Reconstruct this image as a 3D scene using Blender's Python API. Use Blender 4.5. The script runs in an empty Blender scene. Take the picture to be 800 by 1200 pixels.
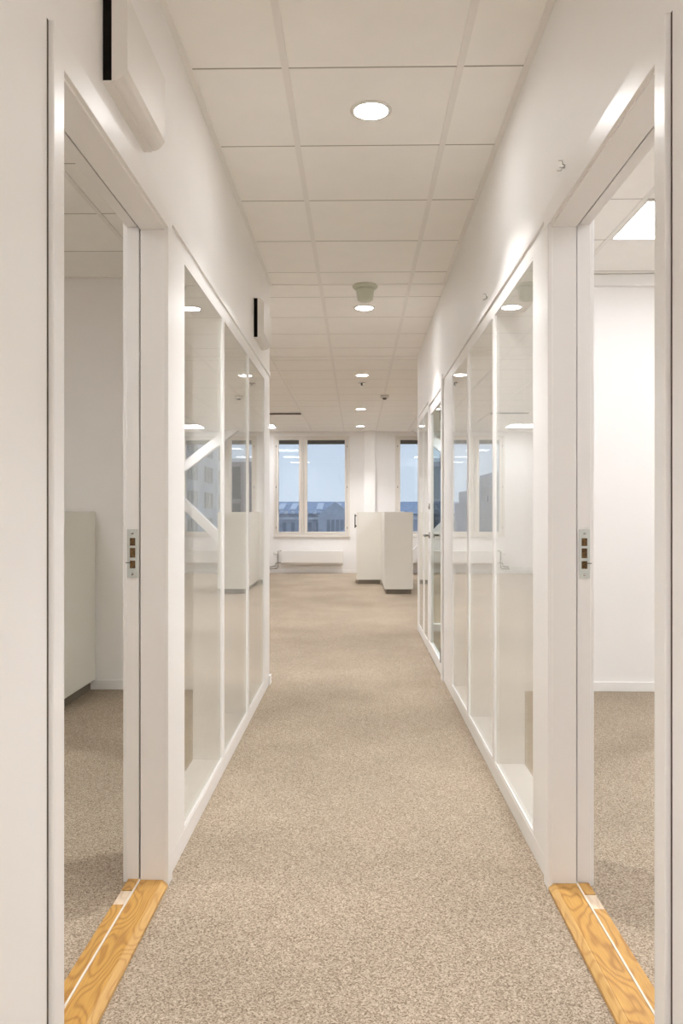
import bpy, bmesh, math, random
from mathutils import Vector, Matrix
random.seed(7)
SC = bpy.context.scene
COL = SC.collection

# ------------------------------------------------------------------ camera, world, exposure
H = 1.15            # camera height
CEIL = 2.675        # ceiling grid height
cam = bpy.data.cameras.new('camera')
cam.sensor_fit = 'HORIZONTAL'
cam.sensor_width = 36.0
cam.lens = 960.0 / 800.0 * 36.0
cam.shift_y = 0.0006
cam.clip_start = 0.02
cam_ob = bpy.data.objects.new('camera', cam)
COL.objects.link(cam_ob)
cam_ob.location = (0, 0, H)
cam_ob.rotation_euler = (math.pi / 2, 0, math.atan(18.5 / 960.0))
SC.camera = cam_ob
SC.view_settings.view_transform = 'Standard'
SC.view_settings.look = 'None'
SC.view_settings.exposure = 0.50
SC.view_settings.gamma = 1.0
SC.view_settings.use_curve_mapping = False
SC.cycles.max_bounces = 14
SC.cycles.diffuse_bounces = 9
SC.cycles.glossy_bounces = 6
SC.cycles.transparent_max_bounces = 24

world = bpy.data.worlds.new('dusk_sky')
SC.world = world
world.use_nodes = True
wn = world.node_tree
wn.nodes.clear()
w_out = wn.nodes.new('ShaderNodeOutputWorld')
w_bg = wn.nodes.new('ShaderNodeBackground')
w_tc = wn.nodes.new('ShaderNodeTexCoord')
w_sep = wn.nodes.new('ShaderNodeSeparateXYZ')
w_ramp = wn.nodes.new('ShaderNodeValToRGB')
w_ramp.color_ramp.elements[0].position = 0.0
w_ramp.color_ramp.elements[0].color = (0.66, 0.76, 0.90, 1)
w_ramp.color_ramp.elements[1].position = 0.6
w_ramp.color_ramp.elements[1].color = (0.46, 0.60, 0.86, 1)
wn.links.new(w_tc.outputs['Generated'], w_sep.inputs[0])
wn.links.new(w_sep.outputs['Z'], w_ramp.inputs[0])
wn.links.new(w_ramp.outputs[0], w_bg.inputs['Color'])
w_bg.inputs['Strength'].default_value = 0.71
wn.links.new(w_bg.outputs[0], w_out.inputs[0])

DOWNLIGHT_POWER = 10.0      # watts of each downlight's narrow beam
LENS_GLOW = 68.0
PANEL_POWER = 8.0
OFFICE_POWER = 15.0
FILL_PANEL = 23.0             # added unseen panel that brightens the left room
WARM = (1.0, 0.985, 0.985)
COOL = (0.965, 0.985, 1.04)

# ------------------------------------------------------------------ materials
def nodes_of(name):
    m = bpy.data.materials.new(name)
    m.use_nodes = True
    nt = m.node_tree
    return m, nt, nt.nodes['Principled BSDF']

def paint(name, col, rough=0.5, spec=0.4, var=0.03, scale=3.0, bump=0.0, bscale=300.0, metallic=0.0):
    m, nt, b = nodes_of(name)
    tc = nt.nodes.new('ShaderNodeTexCoord')
    nz = nt.nodes.new('ShaderNodeTexNoise')
    nz.inputs['Scale'].default_value = scale
    nz.inputs['Detail'].default_value = 3
    nt.links.new(tc.outputs['Object'], nz.inputs['Vector'])
    rp = nt.nodes.new('ShaderNodeValToRGB')
    rp.color_ramp.elements[0].position = 0.3
    rp.color_ramp.elements[1].position = 0.7
    rp.color_ramp.elements[0].color = tuple(c * (1 - var) for c in col) + (1,)
    rp.color_ramp.elements[1].color = tuple(min(1, c * (1 + var)) for c in col) + (1,)
    nt.links.new(nz.outputs['Fac'], rp.inputs[0])
    nt.links.new(rp.outputs[0], b.inputs['Base Color'])
    b.inputs['Roughness'].default_value = rough
    b.inputs['Specular IOR Level'].default_value = spec
    b.inputs['Metallic'].default_value = metallic
    if bump > 0:
        n2 = nt.nodes.new('ShaderNodeTexNoise')
        n2.inputs['Scale'].default_value = bscale
        n2.inputs['Detail'].default_value = 2
        nt.links.new(tc.outputs['Object'], n2.inputs['Vector'])
        bp = nt.nodes.new('ShaderNodeBump')
        bp.inputs['Strength'].default_value = bump
        bp.inputs['Distance'].default_value = 0.002
        nt.links.new(n2.outputs['Fac'], bp.inputs['Height'])
        nt.links.new(bp.outputs[0], b.inputs['Normal'])
    return m

def emitter(name, col, strength):
    m, nt, b = nodes_of(name)
    b.inputs['Base Color'].default_value = (0.9, 0.9, 0.9, 1)
    b.inputs['Emission Color'].default_value = tuple(col) + (1,)
    b.inputs['Emission Strength'].default_value = strength
    return m

def glass(name, tint, base=0.04):
    m = bpy.data.materials.new(name)
    m.use_nodes = True
    nt = m.node_tree
    nt.nodes.clear()
    out = nt.nodes.new('ShaderNodeOutputMaterial')
    geo = nt.nodes.new('ShaderNodeNewGeometry')
    dot = nt.nodes.new('ShaderNodeVectorMath'); dot.operation = 'DOT_PRODUCT'
    nt.links.new(geo.outputs['Normal'], dot.inputs[0])
    nt.links.new(geo.outputs['Incoming'], dot.inputs[1])
    ab = nt.nodes.new('ShaderNodeMath'); ab.operation = 'ABSOLUTE'
    nt.links.new(dot.outputs['Value'], ab.inputs[0])
    om = nt.nodes.new('ShaderNodeMath'); om.operation = 'SUBTRACT'
    om.inputs[0].default_value = 1.0
    nt.links.new(ab.outputs[0], om.inputs[1])
    pw = nt.nodes.new('ShaderNodeMath'); pw.operation = 'POWER'
    nt.links.new(om.outputs[0], pw.inputs[0]); pw.inputs[1].default_value = 5.0
    ma = nt.nodes.new('ShaderNodeMath'); ma.operation = 'MULTIPLY_ADD'
    nt.links.new(pw.outputs[0], ma.inputs[0])
    ma.inputs[1].default_value = (1 - base) if base >= 0.03 else 0.16
    ma.inputs[2].default_value = base
    tr = nt.nodes.new('ShaderNodeBsdfTransparent')
    tr.inputs[0].default_value = tuple(tint) + (1,)
    gl = nt.nodes.new('ShaderNodeBsdfGlossy')
    gl.inputs['Roughness'].default_value = 0.0
    gl.inputs['Color'].default_value = (1, 1, 1, 1)
    mx = nt.nodes.new('ShaderNodeMixShader')
    nt.links.new(ma.outputs[0], mx.inputs[0])
    nt.links.new(tr.outputs[0], mx.inputs[1])
    nt.links.new(gl.outputs[0], mx.inputs[2])
    nt.links.new(mx.outputs[0], out.inputs[0])
    return m

def carpet_mat():
    m, nt, b = nodes_of('carpet')
    L = nt.links.new
    tc = nt.nodes.new('ShaderNodeTexCoord')
    # loop-pile speckle
    vo = nt.nodes.new('ShaderNodeTexVoronoi'); vo.inputs['Scale'].default_value = 300
    L(tc.outputs['Object'], vo.inputs['Vector'])
    wn_ = nt.nodes.new('ShaderNodeSeparateColor'); L(vo.outputs['Color'], wn_.inputs[0])
    nz = nt.nodes.new('ShaderNodeTexNoise'); nz.inputs['Scale'].default_value = 130; nz.inputs['Detail'].default_value = 4
    L(tc.outputs['Object'], nz.inputs['Vector'])
    mixf = nt.nodes.new('ShaderNodeMath'); mixf.operation = 'MULTIPLY_ADD'
    L(wn_.outputs[0], mixf.inputs[0]); mixf.inputs[1].default_value = 0.5
    sc_ = nt.nodes.new('ShaderNodeMath'); sc_.operation = 'MULTIPLY'; L(nz.outputs['Fac'], sc_.inputs[0]); sc_.inputs[1].default_value = 0.5
    L(sc_.outputs[0], mixf.inputs[2])
    rp = nt.nodes.new('ShaderNodeValToRGB')
    e = rp.color_ramp.elements
    e[0].position = 0.18; e[0].color = (0.150, 0.114, 0.081, 1)
    e[1].position = 0.80; e[1].color = (0.58, 0.487, 0.383, 1)
    n1 = e.new(0.38); n1.color = (0.295, 0.235, 0.174, 1)
    n2 = e.new(0.58); n2.color = (0.425, 0.35, 0.268, 1)
    L(mixf.outputs[0], rp.inputs[0])
    # faint wear patches
    big = nt.nodes.new('ShaderNodeTexNoise'); big.inputs['Scale'].default_value = 1.6; big.inputs['Detail'].default_value = 3
    L(tc.outputs['Object'], big.inputs['Vector'])
    r2 = nt.nodes.new('ShaderNodeMapRange'); L(big.outputs['Fac'], r2.inputs['Value'])
    r2.inputs['From Min'].default_value = 0.3; r2.inputs['From Max'].default_value = 0.7
    r2.inputs['To Min'].default_value = 0.90; r2.inputs['To Max'].default_value = 1.08
    mul = nt.nodes.new('ShaderNodeVectorMath'); mul.operation = 'SCALE'
    L(rp.outputs[0], mul.inputs[0]); L(r2.outputs[0], mul.inputs['Scale'])
    L(mul.outputs[0], b.inputs['Base Color'])
    b.inputs['Roughness'].default_value = 0.95
    b.inputs['Specular IOR Level'].default_value = 0.1
    bp = nt.nodes.new('ShaderNodeBump'); bp.inputs['Strength'].default_value = 0.5; bp.inputs['Distance'].default_value = 0.004
    L(mixf.outputs[0], bp.inputs['Height']); L(bp.outputs[0], b.inputs['Normal'])
    return m

def oak_mat(name, dark, light):
    m, nt, b = nodes_of(name)
    L = nt.links.new
    tc = nt.nodes.new('ShaderNodeTexCoord')
    mp = nt.nodes.new('ShaderNodeMapping'); mp.inputs['Scale'].default_value = (11, 3.0, 11)
    L(tc.outputs['Object'], mp.inputs['Vector'])
    nz = nt.nodes.new('ShaderNodeTexNoise'); nz.inputs['Scale'].default_value = 1.0; nz.inputs['Detail'].default_value = 1.5
    L(mp.outputs[0], nz.inputs['Vector'])
    ml = nt.nodes.new('ShaderNodeMath'); ml.operation = 'MULTIPLY'; ml.inputs[1].default_value = 95
    L(nz.outputs['Fac'], ml.inputs[0])
    sn = nt.nodes.new('ShaderNodeMath'); sn.operation = 'SINE'; L(ml.outputs[0], sn.inputs[0])
    r0 = nt.nodes.new('ShaderNodeMapRange'); L(sn.outputs[0], r0.inputs['Value'])
    r0.inputs['From Min'].default_value = -1; r0.inputs['From Max'].default_value = 1
    pw = nt.nodes.new('ShaderNodeMath'); pw.operation = 'POWER'; L(r0.outputs[0], pw.inputs[0]); pw.inputs[1].default_value = 3.0
    mp2 = nt.nodes.new('ShaderNodeMapping'); mp2.inputs['Scale'].default_value = (420, 14, 420)
    L(tc.outputs['Object'], mp2.inputs['Vector'])
    fine = nt.nodes.new('ShaderNodeTexNoise'); fine.inputs['Scale'].default_value = 1.0; fine.inputs['Detail'].default_value = 3
    L(mp2.outputs[0], fine.inputs['Vector'])
    # darkness = 0.55 * ring line * patchy weight + fine pores
    f2 = nt.nodes.new('ShaderNodeMath'); f2.operation = 'MULTIPLY'; L(fine.outputs['Fac'], f2.inputs[0]); f2.inputs[1].default_value = 0.75
    ad = nt.nodes.new('ShaderNodeMath'); ad.operation = 'MULTIPLY_ADD'
    L(pw.outputs[0], ad.inputs[0]); ad.inputs[1].default_value = 0.36; L(f2.outputs[0], ad.inputs[2])
    rp = nt.nodes.new('ShaderNodeValToRGB')
    rp.color_ramp.elements[0].position = 0.25; rp.color_ramp.elements[0].color = tuple(light) + (1,)
    rp.color_ramp.elements[1].position = 0.80; rp.color_ramp.elements[1].color = tuple(dark) + (1,)
    L(ad.outputs[0], rp.inputs[0]); L(rp.outputs[0], b.inputs['Base Color'])
    b.inputs['Roughness'].default_value = 0.42
    return m

def roof_mat():
    m = paint('slate_roof', (0.46, 0.51, 0.60), 0.8, 0.2, 0.15, 2.0)  # distance haze mixed into the slate colour
    return m

M = {}
M['wall'] = paint('painted_wall', (0.87, 0.857, 0.84), 0.55, 0.35, 0.012, 1.5, 0.06, 420)
M['trim'] = paint('white_gloss_trim', (0.86, 0.848, 0.832), 0.30, 0.5, 0.01, 2.0)
M['frame'] = paint('partition_frame', (0.86, 0.85, 0.836), 0.33, 0.5, 0.01, 2.0)
M['tile'] = paint('ceiling_tile', (0.935, 0.915, 0.88), 0.85, 0.15, 0.012, 6.0, 0.25, 500)
M['bar'] = paint('ceiling_bar', (0.85, 0.825, 0.79), 0.45, 0.4, 0.01, 3.0)
M['joint'] = paint('shaded_joint', (0.42, 0.39, 0.35), 0.8, 0.2, 0.02, 3)  # shade between the tile rows put into the cross bar colour
M['carpet'] = carpet_mat()
M['oak'] = oak_mat('oak', (0.36, 0.17, 0.035), (0.60, 0.34, 0.085))
M['oak_edge'] = oak_mat('oak_edge', (0.48, 0.26, 0.075), (0.64, 0.40, 0.14))
M['oak_pale'] = oak_mat('oak_worn', (0.62, 0.48, 0.34), (0.76, 0.63, 0.48))
M['strip'] = paint('pale_strip', (0.72, 0.66, 0.58), 0.5, 0.4, 0.03, 30)
M['seal'] = paint('seal_and_shadow', (0.10, 0.075, 0.055), 0.7, 0.3, 0.05, 10)  # also colours the strip that stands in for the casing's shadow
M['steel'] = paint('zinc_steel', (0.62, 0.65, 0.62), 0.38, 0.5, 0.05, 30, metallic=0.75)
M['chrome'] = paint('satin_chrome', (0.55, 0.54, 0.52), 0.22, 0.5, 0.03, 20, metallic=1.0)
M['dark_metal'] = paint('dark_metal', (0.11, 0.10, 0.09), 0.4, 0.5, 0.05, 20, metallic=0.6)
M['black_handle'] = paint('black_handle', (0.04, 0.037, 0.033), 0.45, 0.4, 0.05, 20)
M['hole'] = paint('raw_wood_recess', (0.16, 0.10, 0.05), 0.9, 0.1, 0.4, 120)
M['black'] = paint('black_foam', (0.012, 0.010, 0.009), 0.95, 0.1, 0.1, 50)
M['vent'] = paint('vent_cover', (0.79, 0.76, 0.72), 0.38, 0.45, 0.01, 3)
M['cabinet'] = paint('cabinet_laminate', (0.78, 0.76, 0.70), 0.45, 0.4, 0.01, 3)
M['plinth'] = paint('cabinet_plinth', (0.16, 0.135, 0.10), 0.5, 0.4, 0.05, 8)
M['detector'] = paint('detector_plastic', (0.60, 0.62, 0.51), 0.5, 0.4, 0.02, 10)
M['white_plastic'] = paint('white_plastic', (0.78, 0.76, 0.72), 0.45, 0.4, 0.01, 10)
M['grey_dark'] = paint('dark_slot', (0.20, 0.185, 0.165), 0.7, 0.2, 0.05, 20)
M['blind'] = paint('raised_blind', (0.075, 0.075, 0.062), 0.6, 0.3, 0.06, 30)
M['winframe'] = paint('window_frame_paint', (0.76, 0.72, 0.66), 0.4, 0.45, 0.015, 4)
M['radiator'] = paint('radiator_enamel', (0.82, 0.80, 0.77), 0.35, 0.5, 0.01, 4)
M['pane'] = glass('partition_glass', (0.965, 0.975, 0.965))
M['winpane'] = glass('window_glass', (0.97, 0.985, 0.985))
M['clearpane'] = glass('coated_door_glass', (0.93, 0.95, 0.94), 0.02)
M['down'] = emitter('downlight_glow', WARM, LENS_GLOW)
M['panel'] = emitter('panel_glow', COOL, PANEL_POWER)
M['panel_office'] = emitter('office_panel_glow', COOL, OFFICE_POWER)
M['panel_fill'] = emitter('fill_panel_glow', WARM, FILL_PANEL)  # glow of the panel added out of view to fill the left room
M['slate'] = roof_mat()
M['brick'] = paint('far_brick', (0.60, 0.63, 0.68), 0.9, 0.1, 0.12, 1.5)  # base colour lightened towards blue to stand for distance haze
M['far_trim'] = paint('far_stone', (0.82, 0.84, 0.87), 0.9, 0.1, 0.08, 2)  # stone colour carries the distance haze
M['far_glass'] = paint('far_window', (0.07, 0.085, 0.11), 0.25, 0.6, 0.2, 1.0)
M['olive'] = paint('olive_window', (0.17, 0.18, 0.165), 0.4, 0.4, 0.15, 1.0)
M['hazy_glass'] = paint('hazy_window', (0.38, 0.41, 0.46), 0.3, 0.5, 0.15, 1.0)  # far panes with the haze put into their colour
M['render'] = paint('grey_render', (0.50, 0.53, 0.56), 0.9, 0.1, 0.08, 0.8)
M['mauve'] = paint('mauve_render', (0.28, 0.28, 0.33), 0.9, 0.1, 0.08, 0.8)
M['pale_render'] = paint('pale_render', (0.42, 0.43, 0.44), 0.9, 0.1, 0.08, 0.8)
M['asphalt'] = paint('street_asphalt', (0.12, 0.13, 0.15), 0.95, 0.1, 0.15, 0.3)

# ------------------------------------------------------------------ mesh helpers
class MB:
    def __init__(self):
        self.v = []; self.f = []; self.mi = []; self.smooth = []
    def box(self, x0, x1, y0, y1, z0, z1):
        if x0 > x1: x0, x1 = x1, x0
        if y0 > y1: y0, y1 = y1, y0
        if z0 > z1: z0, z1 = z1, z0
        b = len(self.v)
        self.v += [(x0, y0, z0), (x1, y0, z0), (x1, y1, z0), (x0, y1, z0), (x0, y0, z1), (x1, y0, z1), (x1, y1, z1), (x0, y1, z1)]
        for q in ((0, 3, 2, 1), (4, 5, 6, 7), (0, 1, 5, 4), (1, 2, 6, 5), (2, 3, 7, 6), (3, 0, 4, 7)):
            self.f.append(tuple(b + i for i in q)); self.smooth.append(False)
        return self
    def prism(self, prof, axis, a0, a1):
        """profile of 2-D points swept along 'x' (prof = y,z), 'y' (prof = x,z) or 'z' (prof = x,y)"""
        n = len(prof); b = len(self.v)
        for a in (a0, a1):
            for p, q in prof:
                self.v.append({'x': (a, p, q), 'y': (p, a, q), 'z': (p, q, a)}[axis])
        self.f.append(tuple(b + i for i in range(n))); self.smooth.append(False)
        self.f.append(tuple(b + n + i for i in reversed(range(n)))); self.smooth.append(False)
        for i in range(n):
            j = (i + 1) % n
            self.f.append((b + j, b + i, b + n + i, b + n + j)); self.smooth.append(False)
        return self
    def lathe(self, prof, c, seg=32, axis='z'):
        """prof = (radius, offset) pairs round an axis through c; both ends closed when the radius is 0"""
        b = len(self.v); n = len(prof)
        for r, o in prof:
            for k in range(seg):
                t = 2 * math.pi * k / seg
                u, w = r * math.cos(t), r * math.sin(t)
                self.v.append({'z': (c[0] + u, c[1] + w, c[2] + o), 'x': (c[0] + o, c[1] + u, c[2] + w), 'y': (c[0] + w, c[1] + o, c[2] + u)}[axis])
        for i in range(n - 1):
            for k in range(seg):
                k2 = (k + 1) % seg
                self.f.append((b + i * seg + k, b + i * seg + k2, b + (i + 1) * seg + k2, b + (i + 1) * seg + k)); self.smooth.append(True)
        self.f.append(tuple(b + k for k in reversed(range(seg)))); self.smooth.append(False)
        self.f.append(tuple(b + (n - 1) * seg + k for k in range(seg))); self.smooth.append(False)
        return self
    def tube(self, pts, r, seg=10):
        pts = [Vector(p) for p in pts]
        b = len(self.v)
        prev = None
        for i, p in enumerate(pts):
            d = (pts[min(i + 1, len(pts) - 1)] - pts[max(i - 1, 0)]).normalized()
            ref = Vector((0, 0, 1)) if abs(d.z) < 0.9 else Vector((1, 0, 0))
            u = d.cross(ref).normalized() if prev is None else (prev - d * prev.dot(d)).normalized()
            prev = u
            w = d.cross(u)
            for k in range(seg):
                t = 2 * math.pi * k / seg
                self.v.append(tuple(p + r * (math.cos(t) * u + math.sin(t) * w)))
        for i in range(len(pts) - 1):
            for k in range(seg):
                k2 = (k + 1) % seg
                self.f.append((b + i * seg + k, b + i * seg + k2, b + (i + 1) * seg + k2, b + (i + 1) * seg + k)); self.smooth.append(True)
        self.f.append(tuple(b + k for k in reversed(range(seg)))); self.smooth.append(False)
        e = b + (len(pts) - 1) * seg
        self.f.append(tuple(e + k for k in range(seg))); self.smooth.append(False)
        return self
    def mirror_x(self):
        self.v = [(-x, y, z) for x, y, z in self.v]
        self.f = [tuple(reversed(q)) for q in self.f]
        return self
    def build(self, name, mat, parent=None, bevel=0.0, origin=None):
        me = bpy.data.meshes.new(name)
        o = Vector(origin) if origin is not None else Vector((0, 0, 0))
        me.from_pydata([tuple(Vector(p) - o) for p in self.v], [], self.f)
        me.materials.append(mat)
        me.polygons.foreach_set('use_smooth', self.smooth)
        bm = bmesh.new(); bm.from_mesh(me)
        bmesh.ops.recalc_face_normals(bm, faces=bm.faces)
        bm.to_mesh(me); bm.free()
        me.update()
        ob = bpy.data.objects.new(name, me)
        COL.objects.link(ob)
        ob.location = o
        if parent is not None:
            ob.parent = parent
            ob.location = o - Vector(parent.get('_at', (0, 0, 0)))
        if bevel > 0:
            md = ob.modifiers.new('edge', 'BEVEL')
            md.width = bevel; md.segments = 2; md.limit_method = 'ANGLE'; md.angle_limit = math.radians(40)
            md.harden_normals = False
        return ob

def tag(o, label=None, cat=None, group=None, kind=None):
    if label: o['label'] = label
    if cat: o['category'] = cat
    if group: o['group'] = group
    if kind: o['kind'] = kind
    return o

def empty(name, loc=(0, 0, 0), label=None, cat=None, group=None, kind=None):
    o = bpy.data.objects.new(name, None)
    COL.objects.link(o)
    o.location = loc
    o.empty_display_size = 0.1
    o['_at'] = tuple(loc)
    return tag(o, label, cat, group, kind)

def copy_tree(root, loc, label=None):
    def cp(o, parent):
        c = o.copy(); COL.objects.link(c)
        if parent is not None:
            c.parent = parent
        for ch in kids.get(o.name, []):
            cp(ch, c)
        return c
    kids = {}
    for o in list(COL.objects):
        if o.parent is not None:
            kids.setdefault(o.parent.name, []).append(o)
    r = cp(root, None)
    r.location = loc
    r['_at'] = tuple(loc)
    if label: r['label'] = label
    return r

XW = 0.590          # corridor wall face
XO = 0.720          # room-side wall face
YB = 5.30           # back wall of the two side rooms
YF = 15.50          # far facade wall
YN = -4.0           # behind the camera
TOP = 2.72

# ------------------------------------------------------------------ large structure
tag(MB().box(-6.8, 6.8, YN - 0.2, YF + 0.25, -0.12, 0).build('floor', M['carpet']),
    'beige and brown speckled loop carpet running down the whole corridor', 'floor', kind='structure')

w = MB().box(-XO, -XW, YN, 1.565, 0, TOP).box(-XO, -XW, 1.565, 5.50, 2.088, TOP)
tag(w.build('wall_left', M['wall']), 'off white painted wall along the corridor beside the dim room', 'wall', kind='structure')
w = MB().box(XW, XO, YN, 1.565, 0, TOP).box(XW, XO, 1.565, 8.03, 2.088, TOP)
tag(w.build('wall_right', M['wall']), 'off white painted wall along the corridor beside the brightly lit room', 'wall', kind='structure')

tag(MB().box(-6.6, -XO, YB, YB + 0.12, 0, TOP).build('wall_left_back', M['wall']),
    'dim beige back wall of the unlit room behind the white cabinet', 'wall', kind='structure')
tag(MB().box(XO, 3.6, YB, YB + 0.12, 0, TOP).build('wall_right_back', M['wall']),
    'bright white back wall of the lit room under its ceiling panel', 'wall', kind='structure')
tag(MB().box(-3.72, -3.6, 0.6, YB, 0, TOP).build('wall_left_side', M['wall']), 'side wall of the unlit room farthest from the corridor', 'wall', kind='structure')
tag(MB().box(3.6, 3.72, 0.6, 8.03, 0, TOP).build('wall_right_side', M['wall']), 'side wall of the lit room farthest from the corridor', 'wall', kind='structure')
tag(MB().box(-3.72, -XO, 0.48, 0.6, 0, TOP).build('wall_left_front', M['wall']), 'front wall of the unlit room beside the corridor', 'wall', kind='structure')
tag(MB().box(XO, 3.72, 0.48, 0.6, 0, TOP).build('wall_right_front', M['wall']), 'front wall of the lit room beside the corridor', 'wall', kind='structure')
tag(MB().box(-XO, XO, YN - 0.12, YN, 0, TOP).build('wall_near', M['wall']), 'end wall of the corridor behind the viewer', 'wall', kind='structure')
tag(MB().box(-6.72, -6.6, YB, YF, 0, TOP).build('wall_office_left', M['wall']), 'side wall of the open office past the dim room', 'wall', kind='structure')
tag(MB().box(6.6, 6.72, 7.9, YF, 0, TOP).build('wall_office_right', M['wall']), 'side wall of the open office past the diagonal braces', 'wall', kind='structure')
tag(MB().box(3.72, 6.6, 7.9, 8.03, 0, TOP).build('wall_office_front', M['wall']), 'office wall continuing past the glazed meeting room', 'wall', kind='structure')

# far wall with openings for two windows
WIN_X = [(-1.574, -0.155), (0.726, 2.145)]
WIN_Z = (0.717, 2.588)
w = MB()
xs = [-6.72]
for a, b in WIN_X: xs += [a, b]
xs.append(6.72)
for i in range(0, len(xs), 2):
    w.box(xs[i], xs[i + 1], YF, YF + 0.22, 0, TOP)
for a, b in WIN_X:
    w.box(a, b, YF, YF + 0.22, 0, WIN_Z[0]); w.box(a, b, YF, YF + 0.22, WIN_Z[1], TOP)
tag(w.build('wall_far', M['wall']), 'white window wall at the far end of the office', 'wall', kind='structure')
tag(MB().box(0.128, 0.335, YF - 0.16, YF, 0, TOP).build('wall_far_column', M['wall'], bevel=0.004),
    'white square column standing proud between the two far windows', 'column', kind='structure')

# ------------------------------------------------------------------ ceilings: backing slab, tiles, grid bars
def ceiling(name, label, rects, gx, gy, x_single, y_single, holes):
    """rects: list of (x0,x1,y0,y1); grid lines at gx+.6k, gy+.6k; single tiles inside x_single/y_single"""
    X0 = min(r[0] for r in rects); X1 = max(r[1] for r in rects)
    Y0 = min(r[2] for r in rects); Y1 = max(r[3] for r in rects)
    s = MB()
    for (a, b, c, d) in rects: s.box(a, b, c, d, 2.722, 2.75)
    root = s.build(name, M['tile'])
    tag(root, label, 'ceiling', kind='structure')
    cache = {}
    rest = MB()
    g = 0.012
    for (a, b, c, d) in rects:
        i0 = math.floor((a - gx) / 0.6); i1 = math.ceil((b - gx) / 0.6)
        j0 = math.floor((c - gy) / 0.6); j1 = math.ceil((d - gy) / 0.6)
        for i in range(i0, i1):
            for j in range(j0, j1):
                x0 = max(a + 0.001, gx + i * 0.6 + g * 0.3); x1 = min(b - 0.001, gx + (i + 1) * 0.6 - g * 0.3)
                y0 = max(c + 0.001, gy + j * 0.6 + 0.0045); y1 = min(d - 0.001, gy + (j + 1) * 0.6 - 0.0045)
                if x1 - x0 < 0.02 or y1 - y0 < 0.02: continue
                cx, cy = (x0 + x1) / 2, (y0 + y1) / 2
                if any(hx0 < cx < hx1 and hy0 < cy < hy1 for hx0, hx1, hy0, hy1 in holes): continue
                if x_single[0] < cx < x_single[1] and y_single[0] < cy < y_single[1]:
                    k = (round(x1 - x0, 3), round(y1 - y0, 3))
                    dz = random.uniform(-0.0004, 0.0004)
                    if k not in cache:
                        hx, hy = (x1 - x0) / 2, (y1 - y0) / 2
                        o = MB().box(-hx, hx, -hy, hy, 0, 0.004).build('ceiling_tile', M['tile'], root)
                        cache[k] = o.data
                    else:
                        o = bpy.data.objects.new('ceiling_tile', cache[k]); COL.objects.link(o); o.parent = root
                    o.location = (cx, cy, CEIL + 0.003 + dz)
                else:
                    rest.box(x0, x1, y0, y1, CEIL + 0.003, CEIL + 0.007)
    if rest.v:
        o = rest.build('outer_tile', M['tile'], root); o['kind'] = 'stuff'
    # bars
    for (a, b, c, d) in rects:
        for i in range(math.ceil((a - gx) / 0.6), math.floor((b - gx) / 0.6) + 1):
            x = gx + i * 0.6
            MB().box(x - g, x + g, c, d, CEIL - 0.001, CEIL + 0.0025).build('grid_bar', M['bar'], root)
        for j in range(math.ceil((c - gy) / 0.6), math.floor((d - gy) / 0.6) + 1):
            y = gy + j * 0.6
            MB().box(a, b, y - g, y + g, CEIL + 0.0034, CEIL + 0.006).build('cross_bar', M['joint'], root)
    # wall angle round the rim
    for (a, b, c, d) in rects:
        if b - a < 3:
            MB().box(a, a + 0.022, c, d, CEIL - 0.003, CEIL + 0.0027).build('wall_angle', M['bar'], root)
            MB().box(b - 0.022, b, c, d, CEIL - 0.003, CEIL + 0.0027).build('wall_angle', M['bar'], root)
        MB().box(a, b, d - 0.022, d, CEIL - 0.002, CEIL + 0.0028).build('wall_angle', M['bar'], root)
    return root

GX, GY = -0.2476, 2.813
office_panels = [(-2.0476, GY + 0.6 * k) for k in (19, 13, 9, 5)] + [(1.5524, GY + 0.6 * k) for k in (19, 14, 9)] + \
    [(-4.4476, GY + 0.6 * k) for k in (17, 11, 6)] + [(3.9524, GY + 0.6 * k) for k in (17, 11)]
SLOT = (-1.4476, -0.8476, GY + 0.6 * 16, GY + 0.6 * 17)
ceiling('ceiling', 'warm white tiled ceiling over the corridor and open office', [(-XW, XW, YN, 5.50), (-6.6, XW, 5.50, 8.03), (-6.6, 6.6, 8.03, YF)],
        GX, GY, (-2.66, 2.2), (1.2, 20), [(x, x + 0.6, y, y + 0.6) for x, y in office_panels])
ceiling('ceiling_left', 'dim tiled ceiling of the unlit room', [(-3.6, -XO, 0.6, YB)], -1.317, 3.566, (-2.6, 0), (2.5, 6), [(-2.517, -1.917, 1.766, 2.366)])
right_panels = [(1.40, 4.02), (1.40, 1.62), (2.60, 4.02), (2.60, 1.62), (1.40, 2.82), (2.60, 2.82)]  # all but the first are unseen, added to even out the light
ceiling('ceiling_right', 'bright tiled ceiling of the lit room', [(XO, 3.6, 0.6, YB)], 1.40, 4.02, (0, 2.7), (2.5, 6), [(x, x + 0.6, y, y + 0.6) for x, y in right_panels])
meet_panels = [(1.9, 6.4)]
ceiling('ceiling_right_far', 'tiled ceiling of the meeting room behind the glass door', [(XO, 3.6, YB + 0.12, 8.03)], 1.3, 5.8, (0, 0.1), (0, 0.1), [(1.9, 2.5, 6.4, 7.0)])

# roof slab that keeps the sky out above the suspended ceiling
tag(MB().box(-6.8, 6.8, YN - 0.2, YF + 0.25, 2.76, 2.9).build('ceiling_slab', M['wall']), 'concrete slab above the suspended ceiling', 'ceiling', kind='structure')

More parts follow.
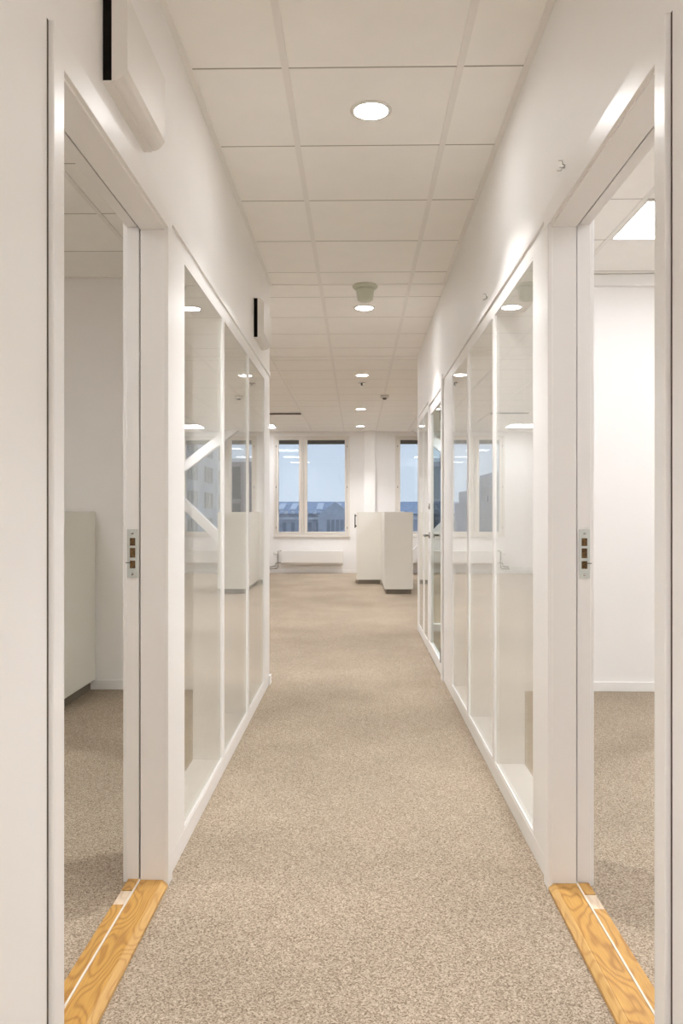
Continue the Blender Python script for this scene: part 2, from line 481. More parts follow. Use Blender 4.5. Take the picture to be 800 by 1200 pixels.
# baseboards
def baseboard(name, label, x0, x1, y0, y1):
    tag(MB().box(x0, x1, y0, y1, 0, 0.062).build(name, M['trim'], bevel=0.003), label, 'baseboard', kind='structure')
baseboard('baseboard_left_back', 'white baseboard along the back wall of the dim room', -3.6, -XO, YB - 0.014, YB)
baseboard('baseboard_right_back', 'white baseboard along the back wall of the bright room', XO, 3.6, YB - 0.014, YB)
baseboard('baseboard_far', 'low white baseboard under the far left window', -6.6, 0.128, YF - 0.014, YF)
baseboard('baseboard_far_right', 'low white baseboard under the far right window', 0.335, 6.6, YF - 0.014, YF)
baseboard('baseboard_left_end', 'short white baseboard at the end of the left glazed partition', -0.604, -0.578, 5.44, 5.512)
tag(MB().box(XO, 3.6, YB - 0.035, YB, 2.60, 2.672).build('trim_1', M['wall'], bevel=0.003), 'white cable duct along the top of the bright back wall', 'trim', kind='structure')

# ------------------------------------------------------------------ door frames with oak thresholds (left = -1, right = +1)
def door_frame(n, side, label):
    root = empty('door_%d' % n, (side * 0.65, 2.04, 0), label, 'door', kind='structure')
    def part(name, mb, mat, bevel=0.0015, parent=None):
        if side < 0: mb.mirror_x()
        return mb.build(name, mat, parent or root, bevel)
    part('casing', MB().box(XW - 0.012, XW + 0.004, 1.553, 1.607, 0, 2.090), M['trim'])
    part('casing', MB().box(XW - 0.010, XW + 0.004, 2.505, 2.562, 0, 2.026), M['trim'])
    part('shadow_strip', MB().box(XW - 0.0006, XW + 0.002, 1.5465, 1.5535, 0, 2.09), M['seal'], 0)  # dark strip painting in the shade line beside the near casing
    part('head_casing', MB().box(XW - 0.010, XW + 0.004, 1.607, 2.562, 2.026, 2.090), M['trim'])
    # linings and rebated jambs
    part('jamb', MB().box(XW, 0.667, 2.508, 2.56, 0.0, 2.020), M['trim'])
    part('rebated_jamb', MB().box(0.6735 if side > 0 else 0.6755, 0.714, 2.523, 2.56, 0.0, 2.033), M['trim'])
    part('seal', MB().box(0.6665, 0.6775, 2.534, 2.55, 0.0, 2.03), M['seal'], 0)
    part('jamb', MB().box(XW, 0.667, 1.572, 1.612, 0.0, 2.020), M['trim'])
    part('rebated_jamb', MB().box(0.671, 0.712, 1.572, 1.597, 0.0, 2.033), M['trim'])
    part('head_lining', MB().box(XW, 0.667, 1.572, 2.56, 2.020, 2.090), M['trim'])
    part('rebated_head', MB().box(0.6805, 0.714, 1.572, 2.56, 2.033, 2.090), M['trim'])
    part('seal', MB().box(0.6665, 0.681, 1.60, 2.534, 2.042, 2.06), M['seal'], 0)
    part('room_casing', MB().box(0.712, 0.728, 2.535, 2.60, 0, 2.09), M['trim'])
    # strike plate with three openings
    yz = 2.523
    a0, a1, z0, z1 = 0.6785, 0.7115, 0.947, 1.098
    t = 0.0025
    hx0, hx1 = a0 + 0.0075, a1 - 0.008
    hs = [(z0 + 0.030, z0 + 0.054), (z0 + 0.063, z0 + 0.093), (z0 + 0.100, z0 + 0.124)]
    mb = MB().box(a0, hx0, yz - t, yz, z0, z1).box(hx1, a1, yz - t, yz, z0, z1)
    lo = z0
    for (h0, h1) in hs + [(z1, z1)]:
        mb.box(hx0, hx1, yz - t, yz, lo, h0); lo = h1
    plate = part('strike_plate', mb, M['steel'], 0)
    plate['label'] = 'pale zinc strike plate with three square openings'
    for h0, h1 in hs:
        part('keep_opening', MB().box(hx0, hx1, yz - 0.0006, yz - 0.0001, h0, h1), M['hole'], 0, plate)
    part('latch_tongue', MB().box(a1 - 0.010, a1 + 0.004, yz - t - 0.003, yz - t, z0 + 0.046, z0 + 0.0485), M['dark_metal'], 0, plate)
    for zc in (z0 + 0.012, z1 - 0.012):
        mbs = MB().lathe([(0.0042, 0), (0.0038, -0.0012), (0.001, -0.0016)], ((a0 + a1) / 2, yz - t, zc), 12, 'y')
        part('screw', mbs, M['chrome'], 0, plate)
    return root
door_frame(1, -1, 'white door frame without its door opening into the dim unlit room')
door_frame(2, 1, 'white door frame without its door opening into the bright lit room')

def threshold(side, label):
    root = empty('door_threshold', (side * 0.65, 2.04, 0), label, 'threshold', 'oak thresholds in the two doorways')
    def part(name, mb, mat, bevel=0.001):
        if side < 0: mb.mirror_x()
        return mb.build(name, mat, root, bevel)
    part('bevelled_edge', MB().prism([(0.581, 0.0), (0.602, 0.0), (0.602, 0.021), (0.598, 0.021), (0.582, 0.009)], 'y', 1.613, 2.5065), M['oak_edge'])
    part('top_board', MB().box(0.6022, 0.6655, 1.613, 2.5065, 0, 0.021), M['oak'])
    part('metal_strip', MB().box(0.6658, 0.6712, 1.60, 2.521, 0, 0.0225), M['strip'], 0)
    part('rear_board', MB().box(0.6715, 0.7075, 1.60, 2.355, 0, 0.017), M['oak'])
    o = part('worn_board', MB().box(0.6715, 0.7075, 2.356, 2.444, 0, 0.0155), M['oak_pale'])
    o['label'] = 'pale worn patch of bare wood'
    part('rear_board', MB().box(0.6715, 0.7075, 2.445, 2.521, 0, 0.017), M['oak'])
    return root
threshold(-1, 'golden oak threshold in the doorway of the dim room with bold swirling grain')
threshold(1, 'golden oak threshold in the doorway of the bright lit room')

# ------------------------------------------------------------------ glazed partitions
ZB, ZG = 0.067, 2.010
def partition(n, side, panes, y0, y1, label, XO=XO):
    root = empty('window_%d' % n, (side * 0.65, (y0 + y1) / 2, 0), label, 'partition', kind='structure')
    def part(name, mb, mat, bevel=0.0015):
        if side < 0: mb.mirror_x()
        return mb.build(name, mat, root, bevel)
    part('base_rail', MB().box(XW, XO, y0, y1, 0.0, ZB), M['frame'])
    part('head_rail', MB().box(XW + 0.001, XO, y0, y1, ZG, 2.088), M['frame'])
    part('head_bead', MB().box(XW - 0.007, XW + 0.004, y0, y1, 2.060, 2.090), M['frame'])
    part('post', MB().box(XW, XO, y0, panes[0][0], ZB, ZG), M['frame'])
    for a, b in zip(panes[:-1], panes[1:]):
        part('mullion', MB().box(XW, XO, a[1], b[0], ZB, ZG), M['frame'])
    part('post', MB().box(XW, XO, panes[-1][1], y1, ZB, ZG), M['frame'])
    for a, b in panes:
        part('glass_pane', MB().box(XW + 0.005, XW + 0.011, a + 0.001, b - 0.001, ZB + 0.001, ZG - 0.001), M['pane'], 0)
        part('bead', MB().box(XW + 0.001, XW + 0.0047, a, b, ZB, ZB + 0.010), M['frame'])
        part('bead', MB().box(XW + 0.001, XW + 0.0047, a, b, ZG - 0.010, ZG), M['frame'])
    return root
partition(3, -1, [(2.790, 3.575), (3.630, 4.400), (4.467, 5.190)], 2.563, 5.50,
          'white framed three pane glass partition between corridor and dim room')
partition(4, 1, [(2.766, 3.539), (3.592, 4.355), (4.420, 5.114)], 2.563, 5.60,
          'white framed three pane glass partition between corridor and bright room')
partition(5, 1, [(6.885, 7.290), (7.370, 7.890)], 6.80, 8.03,
          'narrow two pane glass sidelight beyond the glazed door', XO=0.630)

# meeting-room end glazing (seen through the glass door)
r = empty('window_6', (2.1, 7.98, 0), 'glazed end wall of the meeting room towards the far windows', 'partition', kind='structure')
MB().box(0.632, 3.6, 7.93, 8.02, 0, 0.07).build('base_rail', M['frame'], r, 0.0015)
MB().box(XO, 3.6, 7.93, 8.02, 2.45, TOP).build('head_rail', M['frame'], r, 0.0015)
for x in (1.62, 2.58): MB().box(x, x + 0.05, 7.93, 8.02, 0.07, 2.45).build('mullion', M['frame'], r, 0.0015)
for a, b in ((0.632, 1.62), (1.67, 2.58), (2.63, 3.6)):
    MB().box(a + 0.001, b - 0.001, 7.97, 7.976, 0.071, 2.449).build('glass_pane', M['clearpane'], r)

# glazed door in the right wall
r = empty('door_3', (0.62, 6.2, 0), 'white framed glazed door with chrome lever handle past the right partition', 'door', kind='structure')
MB().box(XW - 0.014, XO, 5.602, 5.672, 0, 2.092).build('jamb', M['frame'], r, 0.0015)
MB().box(XW - 0.004, 0.617, 6.735, 6.798, 0, 2.092).build('jamb', M['frame'], r, 0.0015)
MB().box(XW - 0.006, XO, 5.672, 6.735, 2.022, 2.092).build('head_casing', M['frame'], r, 0.0015)
leaf = MB().box(XW + 0.002, XW + 0.027, 5.678, 5.755, 0.008, 2.016).box(XW + 0.002, XW + 0.027, 6.645, 6.730, 0.008, 2.016) \
    .box(XW + 0.002, XW + 0.027, 5.755, 6.645, 1.94, 2.016).box(XW + 0.002, XW + 0.027, 5.755, 6.645, 0.008, 0.095)
leaf = leaf.build('door_leaf', M['frame'], r, 0.0015)
MB().box(XW + 0.010, XW + 0.016, 5.756, 6.644, 0.096, 1.939).build('glass_pane', M['clearpane'], leaf)
MB().box(XW - 0.006, XW + 0.0015, 5.69, 6.72, 0.010, 0.10).build('kick_rail', M['frame'], r, 0.002)
for z in (1.84, 1.50, 0.16):
    MB().tube([(XW - 0.010, 5.684, z - 0.05), (XW - 0.010, 5.684, z + 0.05)], 0.008, 10).build('hinge', M['dark_metal'], r)
hd = MB().lathe([(0.026, 0.002), (0.026, -0.010), (0.012, -0.012), (0.010, -0.05)], (XW, 6.69, 0.965), 20, 'x')
hd = hd.build('handle', M['chrome'], r)
MB().tube([(XW - 0.047, 6.69, 0.965), (XW - 0.050, 6.67, 0.967), (XW - 0.050, 6.60, 0.967), (XW - 0.047, 6.565, 0.962)], 0.0095, 12).build('lever', M['chrome'], hd)
MB().lathe([(0.024, 0.001), (0.024, -0.009), (0.008, -0.012)], (XW, 6.69, 1.20), 20, 'x').build('lock_cylinder', M['chrome'], r)
hi = MB().lathe([(0.026, 0.0), (0.026, 0.010), (0.010, 0.012), (0.010, 0.05)], (XW + 0.027, 6.69, 0.965), 20, 'x').build('handle', M['chrome'], r)
MB().tube([(XW + 0.074, 6.69, 0.965), (XW + 0.077, 6.67, 0.967), (XW + 0.074, 6.565, 0.962)], 0.0095, 12).build('lever', M['chrome'], hi)

# ------------------------------------------------------------------ far windows
def far_window(n, x0, label):
    z0, z1 = WIN_Z
    x1 = x0 + 1.419
    r = empty('window_%d' % n, ((x0 + x1) / 2, YF, z0), label, 'window', kind='structure')
    Y0, Y1 = YF - 0.012, YF + 0.11
    f = MB().box(x0 - 0.01, x0 + 0.035, Y0, Y1, z0 - 0.01, z1 + 0.01).box(x1 - 0.035, x1 + 0.01, Y0, Y1, z0 - 0.01, z1 + 0.01)
    f.box(x0 + 0.035, x1 - 0.035, Y0, Y1, z1 - 0.025, z1 + 0.01).box(x0 + 0.035, x1 - 0.035, Y0, Y1, z0 - 0.01, z0 + 0.02)
    f.build('frame', M['winframe'], r, 0.003)
    g = [(x0 + 0.086, x0 + 0.468), (x0 + 0.628, x0 + 1.338)]
    MB().box(x0 + 0.532, x0 + 0.562, Y0, Y1, z0 + 0.02, z1 - 0.025).build('mullion', M['winframe'], r, 0.003)
    outer = [(x0 + 0.038, x0 + 0.529), (x0 + 0.565, x1 - 0.038)]
    gz0, gz1 = z0 + 0.066, z1 - 0.066
    for (a, b), (u, v) in zip(g, outer):
        s = MB().box(u, a, YF - 0.004, YF + 0.07, z0 + 0.023, z1 - 0.028).box(b, v, YF - 0.004, YF + 0.07, z0 + 0.023, z1 - 0.028)
        s.box(a, b, YF - 0.004, YF + 0.07, z0 + 0.023, gz0).box(a, b, YF - 0.004, YF + 0.07, gz1, z1 - 0.028)
        sash = s.build('sash', M['winframe'], r, 0.004)
        MB().box(a + 0.001, b - 0.001, YF + 0.030, YF + 0.034, gz0 + 0.001, gz1 - 0.001).build('pane', M['winpane'], sash)
        MB().box(a + 0.002, b - 0.002, YF + 0.042, YF + 0.062, gz1 - 0.078, gz1 - 0.002).build('blind_box', M['blind'], sash)
        hx = b + 0.028 if (a, b) == g[0] else a - 0.028
        MB().box(hx - 0.007, hx + 0.007, YF - 0.018, YF - 0.004, 1.58, 1.70).build('catch', M['winframe'], sash, 0.003)
    for z in (0.86, 1.63, 2.40):
        MB().tube([(x0 + 0.036, YF - 0.015, z - 0.02), (x0 + 0.036, YF - 0.015, z + 0.02)], 0.005, 8).build('hinge', M['dark_metal'], r)
        MB().tube([(x1 - 0.036, YF - 0.015, z - 0.02), (x1 - 0.036, YF - 0.015, z + 0.02)], 0.005, 8).build('hinge', M['dark_metal'], r)
    MB().box(x0 - 0.02, x1 + 0.02, YF - 0.03, YF, z0 - 0.035, z0 - 0.012).build('window_sill', M['winframe'], r, 0.003)
far_window(1, WIN_X[0][0], 'two sash window left of the far column with dusk sky above slate roofs')
far_window(2, WIN_X[1][0], 'two sash window right of the far column half hidden by the corridor wall')

# ------------------------------------------------------------------ lamps
def downlight(x, y, label):
    r = empty('downlight', (x, y, CEIL + 0.003), label, 'downlight', 'round downlights along the corridor ceiling')
    MB().lathe([(0.0795, 0.0), (0.0795, -0.003), (0.076, -0.0055), (0.066, -0.0060), (0.0642, -0.0055), (0.064, 0.0)], (x, y, CEIL + 0.0025), 48).build('ring', M['white_plastic'], r)
    MB().lathe([(0.0636, 0.0), (0.0636, -0.0035)], (x, y, CEIL + 0.0020), 48).build('lens', M['down'], r)
    la = bpy.data.lights.new('lamp', 'AREA')
    la.shape = 'DISK'; la.size = 0.12; la.spread = math.radians(100)
    la.energy = DOWNLIGHT_POWER; la.color = WARM
    lo = bpy.data.objects.new('lamp', la); COL.objects.link(lo)
    lo.parent = r; lo.location = (0, 0, -0.008)
    return r
DX = GX + 0.3
dl = downlight(DX, GY + 0.3, 'largest round white downlight nearest the viewer in the corridor ceiling')
for k, lab in ((5, 'round downlight just beyond the smoke detector'), (10, 'round downlight just before the tiny ceiling sprinkler'),
               (15, 'round downlight past the motion sensor'), (19, 'smallest round downlight nearest the far window wall'),
               (-5, 'round downlight above the viewer outside the picture'), (-10, 'round downlight behind the viewer near the end wall')):
    copy_tree(dl, (DX, GY + 0.3 + 0.6 * k, CEIL + 0.003), lab)

def panel_light(x, y, label, group, glow='panel'):
    c = (x + 0.3, y + 0.3, CEIL)
    r = empty('panel_light', c, label, 'panel light', group)
    m = 0.288
    f = MB().box(c[0] - m, c[0] + m, c[1] - m, c[1] - m + 0.012, CEIL - 0.002, CEIL + 0.03).box(c[0] - m, c[0] + m, c[1] + m - 0.012, c[1] + m, CEIL - 0.002, CEIL + 0.03)
    f.box(c[0] - m, c[0] - m + 0.012, c[1] - m + 0.012, c[1] + m - 0.012, CEIL - 0.002, CEIL + 0.03).box(c[0] + m - 0.012, c[0] + m, c[1] - m + 0.012, c[1] + m - 0.012, CEIL - 0.002, CEIL + 0.03)
    f.build('frame', M['white_plastic'], r)
    MB().box(c[0] - m + 0.012, c[0] + m - 0.012, c[1] - m + 0.012, c[1] + m - 0.012, CEIL + 0.002, CEIL + 0.03).build('diffuser', M[glow], r)
    return r
pl = panel_light(*right_panels[0], 'large square ceiling panel light seen through the open doorway of the bright room', 'square panel lights in the bright room')
panel_light(-2.517, 1.766, 'added unseen square panel light brightening the left room', 'added fill panel light in the left room', 'panel_fill')  # added out of view to lift the left room's brightness
def more_panel(x, y, label, group, src=None):
    o = copy_tree(src or pl, (x + 0.3, y + 0.3, CEIL), label); o['group'] = group
more_panel(*right_panels[1], 'added unseen square panel light near the front wall of the bright room', 'square panel lights in the bright room')
more_panel(*right_panels[2], 'added unseen square panel light deeper inside the bright room by its back wall', 'square panel lights in the bright room')
more_panel(*right_panels[3], 'added unseen square panel light deeper inside the bright room by its front wall', 'square panel lights in the bright room')
more_panel(*right_panels[4], 'added unseen square panel light in the middle of the bright room near the corridor', 'square panel lights in the bright room')
more_panel(*right_panels[5], 'added unseen square panel light in the middle of the bright room far from the corridor', 'square panel lights in the bright room')
more_panel(*meet_panels[0], 'square panel light in the meeting room behind the glass door', 'square panel light in the meeting room')
labs = ['square panel light at the end of the row nearest the far left window', 'second square panel light from the far left window', 'third square panel light from the far left window', 'square panel light nearest the dim room in the open office',
        'square panel light in front of the diagonal braces', 'second square panel light from the diagonal braces', 'square panel light nearest the meeting room in the open office',
        'panel light by the office side wall near the windows', 'panel light by the office side wall at mid depth', 'panel light by the office side wall near the dim room',
        'panel light behind the braces near the windows', 'panel light behind the braces at mid depth']
off = panel_light(*office_panels[0], labs[0], 'square panel lights in the open office', 'panel_office')
for (x, y), lab in list(zip(office_panels, labs))[1:]:
    more_panel(x, y, lab, 'square panel lights in the open office', off)

# ------------------------------------------------------------------ ceiling devices
c = (DX, 5.52, CEIL + 0.003)
r = empty('smoke_detector', c, 'pale greenish round smoke detector on the ceiling before the second downlight', 'smoke detector')
MB().lathe([(0.085, 0), (0.085, -0.012), (0.076, -0.022), (0.064, -0.026)], c, 40).build('base', M['detector'], r)
MB().lathe([(0.062, -0.0262), (0.060, -0.035), (0.056, -0.075), (0.052, -0.098), (0.040, -0.106), (0.010, -0.108)], c, 40).build('sensing_head', M['detector'], r)
c = (DX, 9.66, CEIL + 0.003)
r = empty('ceiling_sprinkler', c, 'tiny dark ceiling sprinkler just beyond the third downlight', 'sprinkler')
MB().lathe([(0.045, 0), (0.045, -0.006), (0.03, -0.010)], c, 24).build('escutcheon', M['chrome'], r)
MB().lathe([(0.012, -0.0102), (0.012, -0.03), (0.022, -0.031), (0.022, -0.034)], c, 16).build('nozzle', M['chrome'], r)
c = (0.357, 10.7, CEIL - 0.001)
r = empty('motion_sensor', c, 'small white motion sensor with a dark lens on the ceiling grid', 'sensor')
MB().box(c[0] - 0.055, c[0] + 0.055, c[1] - 0.055, c[1] + 0.055, CEIL - 0.033, CEIL - 0.0012).build('housing', M['white_plastic'], r, 0.006)
MB().lathe([(0.03, -0.0325), (0.028, -0.044), (0.018, -0.052), (0.004, -0.055)], c, 20).build('lens', M['dark_metal'], r)

x0, x1, y0, y1 = SLOT
c = ((x0 + x1) / 2, y0 + 0.16, CEIL)
r = empty('air_diffuser', c, 'long dark slot air diffuser in the ceiling by the end of the left partition', 'air diffuser')
yc0, yc1 = y0 + 0.03, y0 + 0.28
MB().box(x0 + 0.02, x1 - 0.02, yc0, yc1, CEIL - 0.004, CEIL + 0.002).build('back_plate', M['grey_dark'], r)
f = MB().box(x0 + 0.014, x1 - 0.014, yc0 - 0.008, yc0, CEIL - 0.012, CEIL + 0.002).box(x0 + 0.014, x1 - 0.014, yc1, yc1 + 0.008, CEIL - 0.012, CEIL + 0.002)
f.build('frame', M['bar'], r)
for i in range(4):
    yy = yc0 + 0.045 + i * 0.052
    MB().box(x0 + 0.022, x1 - 0.022, yy, yy + 0.006, CEIL - 0.012, CEIL - 0.0042).build('slat', M['grey_dark'], r)

# ------------------------------------------------------------------ wall air vents (left wall)
def air_vent(y0, label):
    L_ = 0.372; z0, z1 = 2.150, 2.372
    r = empty('air_vent', (-XW, y0, z0), label, 'air vent', 'white wall air vents above the left partition')
    xi, xf = -XW + 0.0215, -XW + 0.059
    arc = [(xi + 0.004, z0), (xi + 0.012, z0 + 0.001), (xi + 0.020, z0 + 0.005), (xi + 0.028, z0 + 0.012), (xi + 0.033, z0 + 0.019), (xf, z0 + 0.0245)]
    arc_t = [(x, z0 + z1 - z) for x, z in reversed(arc)]
    MB().prism([(xi, z0)] + arc + arc_t + [(xi, z1)], 'y', y0, y0 + L_).build('cover', M['vent'], r, 0.0012)
    MB().box(-XW, xi + 0.001, y0 + 0.0, y0 + L_, z0 - 0.003, z0).build('bottom_lip', M['vent'], r)
    MB().box(-XW, xi + 0.001, y0 + 0.0, y0 + L_, z1, z1 + 0.003).build('top_lip', M['vent'], r)
    MB().box(-XW + 0.0005, xi - 0.0005, y0 + 0.004, y0 + L_ - 0.004, z0 + 0.0002, z1 - 0.0002).build('acoustic_lining', M['black'], r)
    return r
v = air_vent(1.885, 'white curved air vent with a black gap above the left doorway')
copy_tree(v, (-XW, 4.66, 2.150), 'smaller looking white air vent with a black gap above the last left pane')

# wall brackets on the right wall
def bracket(y, z, label):
    r = empty('wall_bracket', (XW, y, z), label, 'bracket', 'small wire brackets on the right wall')
    MB().lathe([(0.006, 0.0), (0.006, -0.004), (0.002, -0.006)], (XW, y, z), 14, 'x').build('screw_plate', M['chrome'], r)
    for a in (100, 215, 335):
        t = math.radians(a)
        p = (XW - 0.008, y + 0.016 * math.cos(t), z + 0.016 * math.sin(t))
        MB().tube([(XW - 0.004, y, z), p, (p[0] - 0.010, p[1], p[2])], 0.0016, 6).build('prong', M['chrome'], r)
    return r
b0 = bracket(2.344, 2.135, 'small three pronged wire bracket on the wall above the right doorway')
copy_tree(b0, (XW, 3.73, 2.125), 'small wire bracket on the wall above the glass of the right partition')

# ------------------------------------------------------------------ cabinets
def cabinet(x0, y0, door_side, label, handles=True):
    """x0 = lower-x face, y0 = near face; 0.40 deep in x, 0.80 long in y"""
    D, L_, Z = 0.402, 0.798, 1.155
    r = empty('office_cabinet', (x0, y0, 0), label, 'cabinet', 'low white office cabinets')
    t = 0.02
    bx0, bx1 = (x0 + t, x0 + D) if door_side < 0 else (x0, x0 + D - t)
    MB().box(bx0, bx1, y0, y0 + L_, 0.066, Z).build('body', M['cabinet'], r, 0.0015)
    MB().box(x0 + 0.03, x0 + D - 0.03, y0 + 0.006, y0 + L_ - 0.006, 0, 0.066).build('plinth', M['plinth'], r)
    for k in range(2):
        a = y0 + 0.002 + k * 0.3985
        fx0, fx1 = (x0, x0 + t - 0.001) if door_side < 0 else (x0 + D - t + 0.001, x0 + D)
        d = MB().box(fx0, fx1, a, a + 0.3955, 0.07, Z - 0.003).build('door', M['cabinet'], r, 0.0015)
        hy = a + 0.035 if k == 0 else a + 0.36
        fx = x0 if door_side < 0 else x0 + D
        s = door_side
        if not handles: continue
        hb = MB().tube([(fx + s * 0.024, hy, 0.90), (fx + s * 0.024, hy, 1.12)], 0.008, 8)
        for hz in (0.925, 1.095): hb.tube([(fx + s * 0.0005, hy, hz), (fx + s * 0.024, hy, hz)], 0.007, 8)
        hb.build('handle', M['black_handle'], d)
    return r
cabinet(-0.012, 13.18, -1, 'white cabinet with a dark bow handle in front of the far column')
cabinet(0.384, 11.56, 1, 'beige office cabinet nearest the viewer at the corridor end', False)
cabinet(0.384, 12.36, 1, 'white cabinet standing directly behind the nearest beige cabinet', False)
cabinet(-2.102, 4.49, -1, 'tall white cabinet against the back wall of the dim room')

# ------------------------------------------------------------------ radiators with pipes
def radiator(x0, label):
    x1 = x0 + 1.16
    r = empty('radiator', ((x0 + x1) / 2, YF, 0.2), label, 'radiator', 'long low radiators under the far windows')
    y0 = YF - 0.15
    MB().prism([(y0, 0.205), (y0, 0.425), (y0 + 0.006, 0.432), (YF - 0.03, 0.432), (YF - 0.03, 0.17), (y0 + 0.03, 0.17)], 'x', x0, x1).build('casing', M['radiator'], r, 0.003)
    for i in range(12):
        xx = x0 + 0.04 + i * 0.092
        MB().box(xx, xx + 0.07, y0 + 0.03, YF - 0.06, 0.4325, 0.4345).build('grille_slot', M['bar'], r)
    for xx in (x0 + 0.2, x1 - 0.24):
        MB().box(xx, xx + 0.04, YF - 0.031, YF, 0.2, 0.40).build('wall_mount', M['radiator'], r)
    px = x0 - 0.065; py = YF - 0.09
    MB().tube([(x0 + 0.01, py, 0.425), (px + 0.02, py, 0.425), (px, py, 0.41), (px, py, 0.11), (px - 0.02, py, 0.09), (px - 0.16, py, 0.09)], 0.011, 10).build('supply_pipe', M['chrome'], r)
    MB().tube([(x0 + 0.01, py + 0.03, 0.20), (px - 0.03, py + 0.03, 0.20), (px - 0.045, py + 0.03, 0.185), (px - 0.045, py + 0.03, 0.14), (px - 0.16, py + 0.03, 0.12)], 0.011, 10).build('return_pipe', M['chrome'], r)
    MB().lathe([(0.012, 0.0), (0.02, -0.012), (0.022, -0.05), (0.016, -0.075), (0.006, -0.078)], (px - 0.010, py, 0.38), 16, 'x').build('thermostat_valve', M['white_plastic'], r)
    return r
radiator(-1.43, 'long white radiator under the window left of the column')
radiator(0.87, 'long white radiator under the window right of the column partly behind the cabinet')
r = empty('heating_pipe', (-4.0, YF - 0.07, 0.09), 'pair of heating pipes running along the far wall from the left radiator', 'pipe')
for z, dy in ((0.09, 0.09), (0.12, 0.06)):
    MB().tube([(-6.4, YF - dy, z), (-1.656, YF - dy, z)], 0.011, 10).build('pipe', M['white_plastic'], r)
for x in (-5.5, -4.2, -2.9, -1.9):
    MB().box(x, x + 0.02, YF - 0.10, YF - 0.0145, 0.07, 0.078).build('pipe_clip', M['white_plastic'], r)

# diagonal steel braces near the right window
def brace(p, q, label):
    (xa, za), (xb, zb) = p, q
    d = Vector((xb - xa, 0, zb - za)).normalized(); n = Vector((-d.z, 0, d.x)) * 0.082
    prof = [(xa + n.x, za + n.z), (xb + n.x, zb + n.z), (xb - n.x, zb - n.z), (xa - n.x, za - n.z)]
    r = MB().prism(prof, 'y', YF - 0.38, YF - 0.22).build('diagonal_brace', M['trim'], None, 0.004)
    tag(r, label, 'brace', 'white diagonal braces in front of the right window')
brace((2.27, 1.80), (1.06, 2.74), 'white diagonal steel brace rising to the ceiling before the right window')
brace((2.27, 1.555), (0.62, -0.05), 'white diagonal steel brace running down to the floor before the right window')
tag(MB().box(2.38, 2.56, YF - 0.40, YF - 0.20, 0, TOP).build('wall_far_post', M['trim'], bevel=0.004), 'white steel column where the two diagonal braces meet', 'column', kind='structure')

# ------------------------------------------------------------------ outside
tag(MB().box(-90, 90, YF + 2, 160, -12.2, -12).build('ground', M['asphalt']), 'dark street level far below the windows', 'ground', kind='structure')

def windows_on(root, rects, plane, at, mat_frame='far_trim', depth=0.08, mat_glass='far_glass'):
    """plane 'y': rects (x0,x1,z0,z1) on a face at y=at looking to -y; plane 'x': rects (y0,y1,z0,z1) on a face at x=at looking to -x"""
    for a, b, z0, z1 in rects:
        t = 0.06
        f = MB(); g = MB()
        if plane == 'y':
            f.box(a, b, at - depth, at, z0, z0 + t).box(a, b, at - depth, at, z1 - t, z1).box(a, a + t, at - depth, at, z0 + t, z1 - t).box(b - t, b, at - depth, at, z0 + t, z1 - t)
            g.box(a + t, b - t, at - 0.03, at - 0.005, z0 + t, z1 - t)
        else:
            f.box(at - depth, at, a, b, z0, z0 + t).box(at - depth, at, a, b, z1 - t, z1).box(at - depth, at, a, a + t, z0 + t, z1 - t).box(at - depth, at, b - t, b, z0 + t, z1 - t)
            g.box(at - 0.03, at - 0.005, a + t, b - t, z0 + t, z1 - t)
        w_ = f.build('window', M[mat_frame], root)
        g.build('pane', M[mat_glass], w_)

# slate-roofed building straight ahead
Y0 = 70.0
r = empty('brick_building', (-6, Y0, -12), 'long old building with blue slate roof, skylights and gable outside the left window', 'building')
MB().box(-16, 10, Y0, Y0 + 14, -12, 1.05).build('wall', M['brick'], r)
MB().prism([(Y0 - 0.35, 1.05), (Y0 + 7, 2.16), (Y0 + 14.3, 1.05)], 'x', -16.3, 10.3).build('roof', M['slate'], r)
MB().box(-16.1, 10.1, Y0 - 0.18, Y0 - 0.0, 0.55, 0.72).build('cornice', M['far_trim'], r)
for i in range(24):
    x = -10.6 + i * 0.62
    if -2.9 < x < -0.9: continue
    MB().box(x, x + 0.32, Y0 - 0.50, Y0 + 0.10, 1.02, 1.26).build('dormer', M['far_trim'], r)
def skylight(x):
    pr = [(Y0 + 1.6, 1.375), (Y0 + 5.0, 1.914), (Y0 + 5.0, 2.0), (Y0 + 1.6, 1.46)]
    MB().prism(pr, 'x', x, x + 0.55).build('skylight', M['far_trim'], r)
for x in (-7.0, -5.9, -3.6, -2.0, 0.6, 3.0): skylight(x)
# gable with arched window
gx = -1.85
MB().prism([(gx - 1.45, -3.2), (gx + 1.45, -3.2), (gx + 1.45, 0.95), (gx, 2.05), (gx - 1.45, 0.95)], 'y', Y0 - 0.9, Y0 + 3.0).build('gable', M['brick'], r)
arch = [(gx + 0.85 * math.cos(math.radians(a)), 0.45 + 0.75 * math.sin(math.radians(a))) for a in range(0, 181, 15)]
aw = MB().prism([(gx + 0.85, -0.9)] + arch + [(gx - 0.85, -0.9)], 'y', Y0 - 1.0, Y0 - 0.9).build('window', M['brick'], r)
for i in range(4):
    x = gx - 0.72 + i * 0.38
    MB().box(x, x + 0.28, Y0 - 1.03, Y0 - 1.0, -0.8, 0.55).build('pane', M['hazy_glass'], aw)
rects = []
for i in range(22):
    x = -12.2 + i * 0.72
    if gx - 1.7 < x < gx + 1.3: continue
    for (z0, z1) in ((-1.5, 0.35), (-4.2, -2.2)):
        rects.append((x, x + 0.42, z0, z1))
windows_on(r, rects, 'y', Y0, 'brick', 0.1, 'hazy_glass')
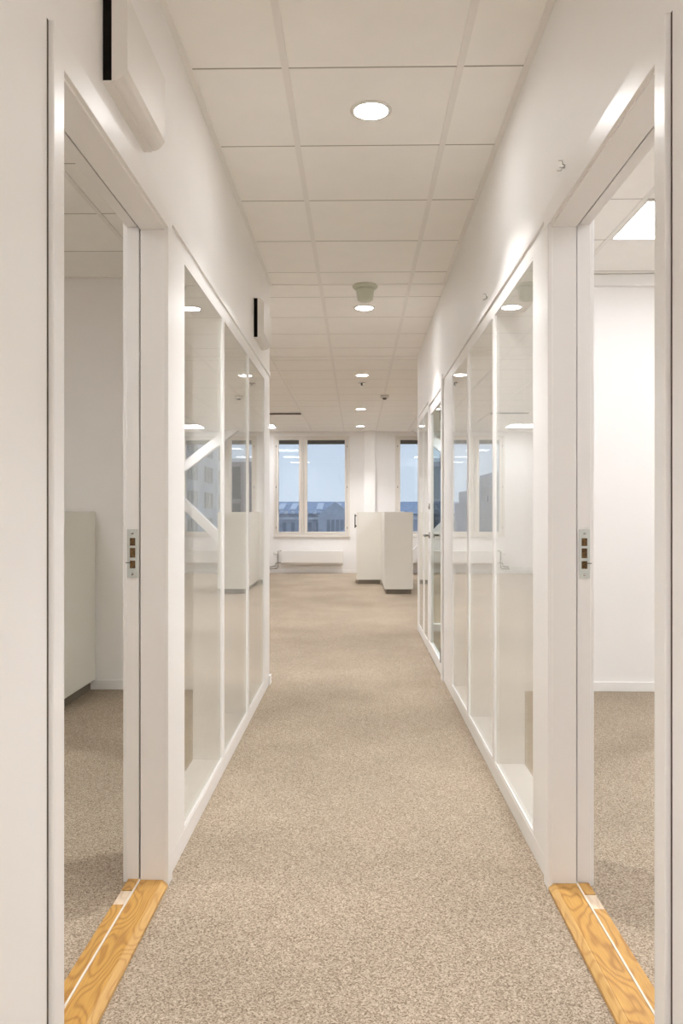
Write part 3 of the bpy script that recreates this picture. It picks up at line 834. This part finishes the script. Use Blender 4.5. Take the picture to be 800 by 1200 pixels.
# lower roofs in front of it
r = empty('low_building', (-3, 56, -12), 'lower roofed building standing before the slate roofed one', 'building')
MB().box(-3.3, 2.6, 56, 62, -12, -0.95).build('wall', M['brick'], r)
MB().prism([(-3.5, -0.95), (2.8, -0.95), (-0.2, 0.05)], 'y', 55.7, 62.3).build('roof', M['slate'], r)
windows_on(r, [(-2.8 + i * 0.9, -2.3 + i * 0.9, -2.4, -1.2) for i in range(6)], 'y', 56, 'brick', 0.1, 'hazy_glass')

# pale building on the left (seen mirrored in the right partition)
r = empty('pale_building', (-9, 45, -12), 'pale grey tower block mirrored in the glass of the right partition', 'building')
MB().box(-6.3, -5.6, 45, 57, -12, 1.75).build('lower_wing', M['pale_render'], r)
MB().box(-7.0, -5.85, 46.2, 57, -12, 2.55).build('wall', M['pale_render'], r)
MB().box(-13, -6.4, 44, 57, -12, 3.25).build('tower', M['pale_render'], r)
MB().box(-13.1, -6.35, 43.9, 57.1, 3.25, 3.4).build('roof', M['slate'], r)
windows_on(r, [(-6.95 + 0.36 * i - 0.0, -6.75 + 0.36 * i, z, z + 0.75) for i in range(3) for z in (1.4, -0.4, -2.0)], 'y', 46.2, 'render')
windows_on(r, [(-12.4 + i * 1.1, -11.8 + i * 1.1, z, z + 1.1) for i in range(5) for z in (1.6, -0.4, -2.4)], 'y', 44, 'render')

# grey facade along the street on the right (seen mirrored in the left partition)
r = empty('street_building', (9, 30, -12), 'grey rendered street facade with grouped windows mirrored in the left partition', 'building')
MB().box(4.75, 15, 20, 37.6, -12, 9).build('wall', M['render'], r)
MB().box(4.6, 15.2, 19.8, 37.7, 9, 9.3).build('roof', M['slate'], r)
rects = []
for gy0 in (22.0, 25.4, 28.6, 31.8, 35.0):
    for k in range(3):
        for z0 in (-1.75, -0.73, 0.29, 1.31, 2.33, 3.35, 4.37):
            rects.append((gy0 + k * 0.64, gy0 + k * 0.64 + 0.38, z0, z0 + 0.62))
windows_on(r, rects, 'x', 4.75, 'olive', 0.03, 'olive')
r = empty('mauve_building', (5, 40, -12), 'mauve grey flat roofed block with tall window strips behind the right window', 'building')
MB().box(3.35, 9.0, 40, 43, -12, 3.62).build('wall', M['mauve'], r)
MB().box(3.25, 9.1, 39.85, 43.1, 3.62, 3.78).build('roof', M['far_trim'], r)
windows_on(r, [(3.5 + i * 0.95, 3.5 + i * 0.95 + 0.55, z, z + 1.7) for i in range(5) for z in (1.75, -0.05, -1.85, -3.65)], 'y', 40, 'mauve')

for o in bpy.data.objects:
    if '_at' in o.keys():
        del o['_at']
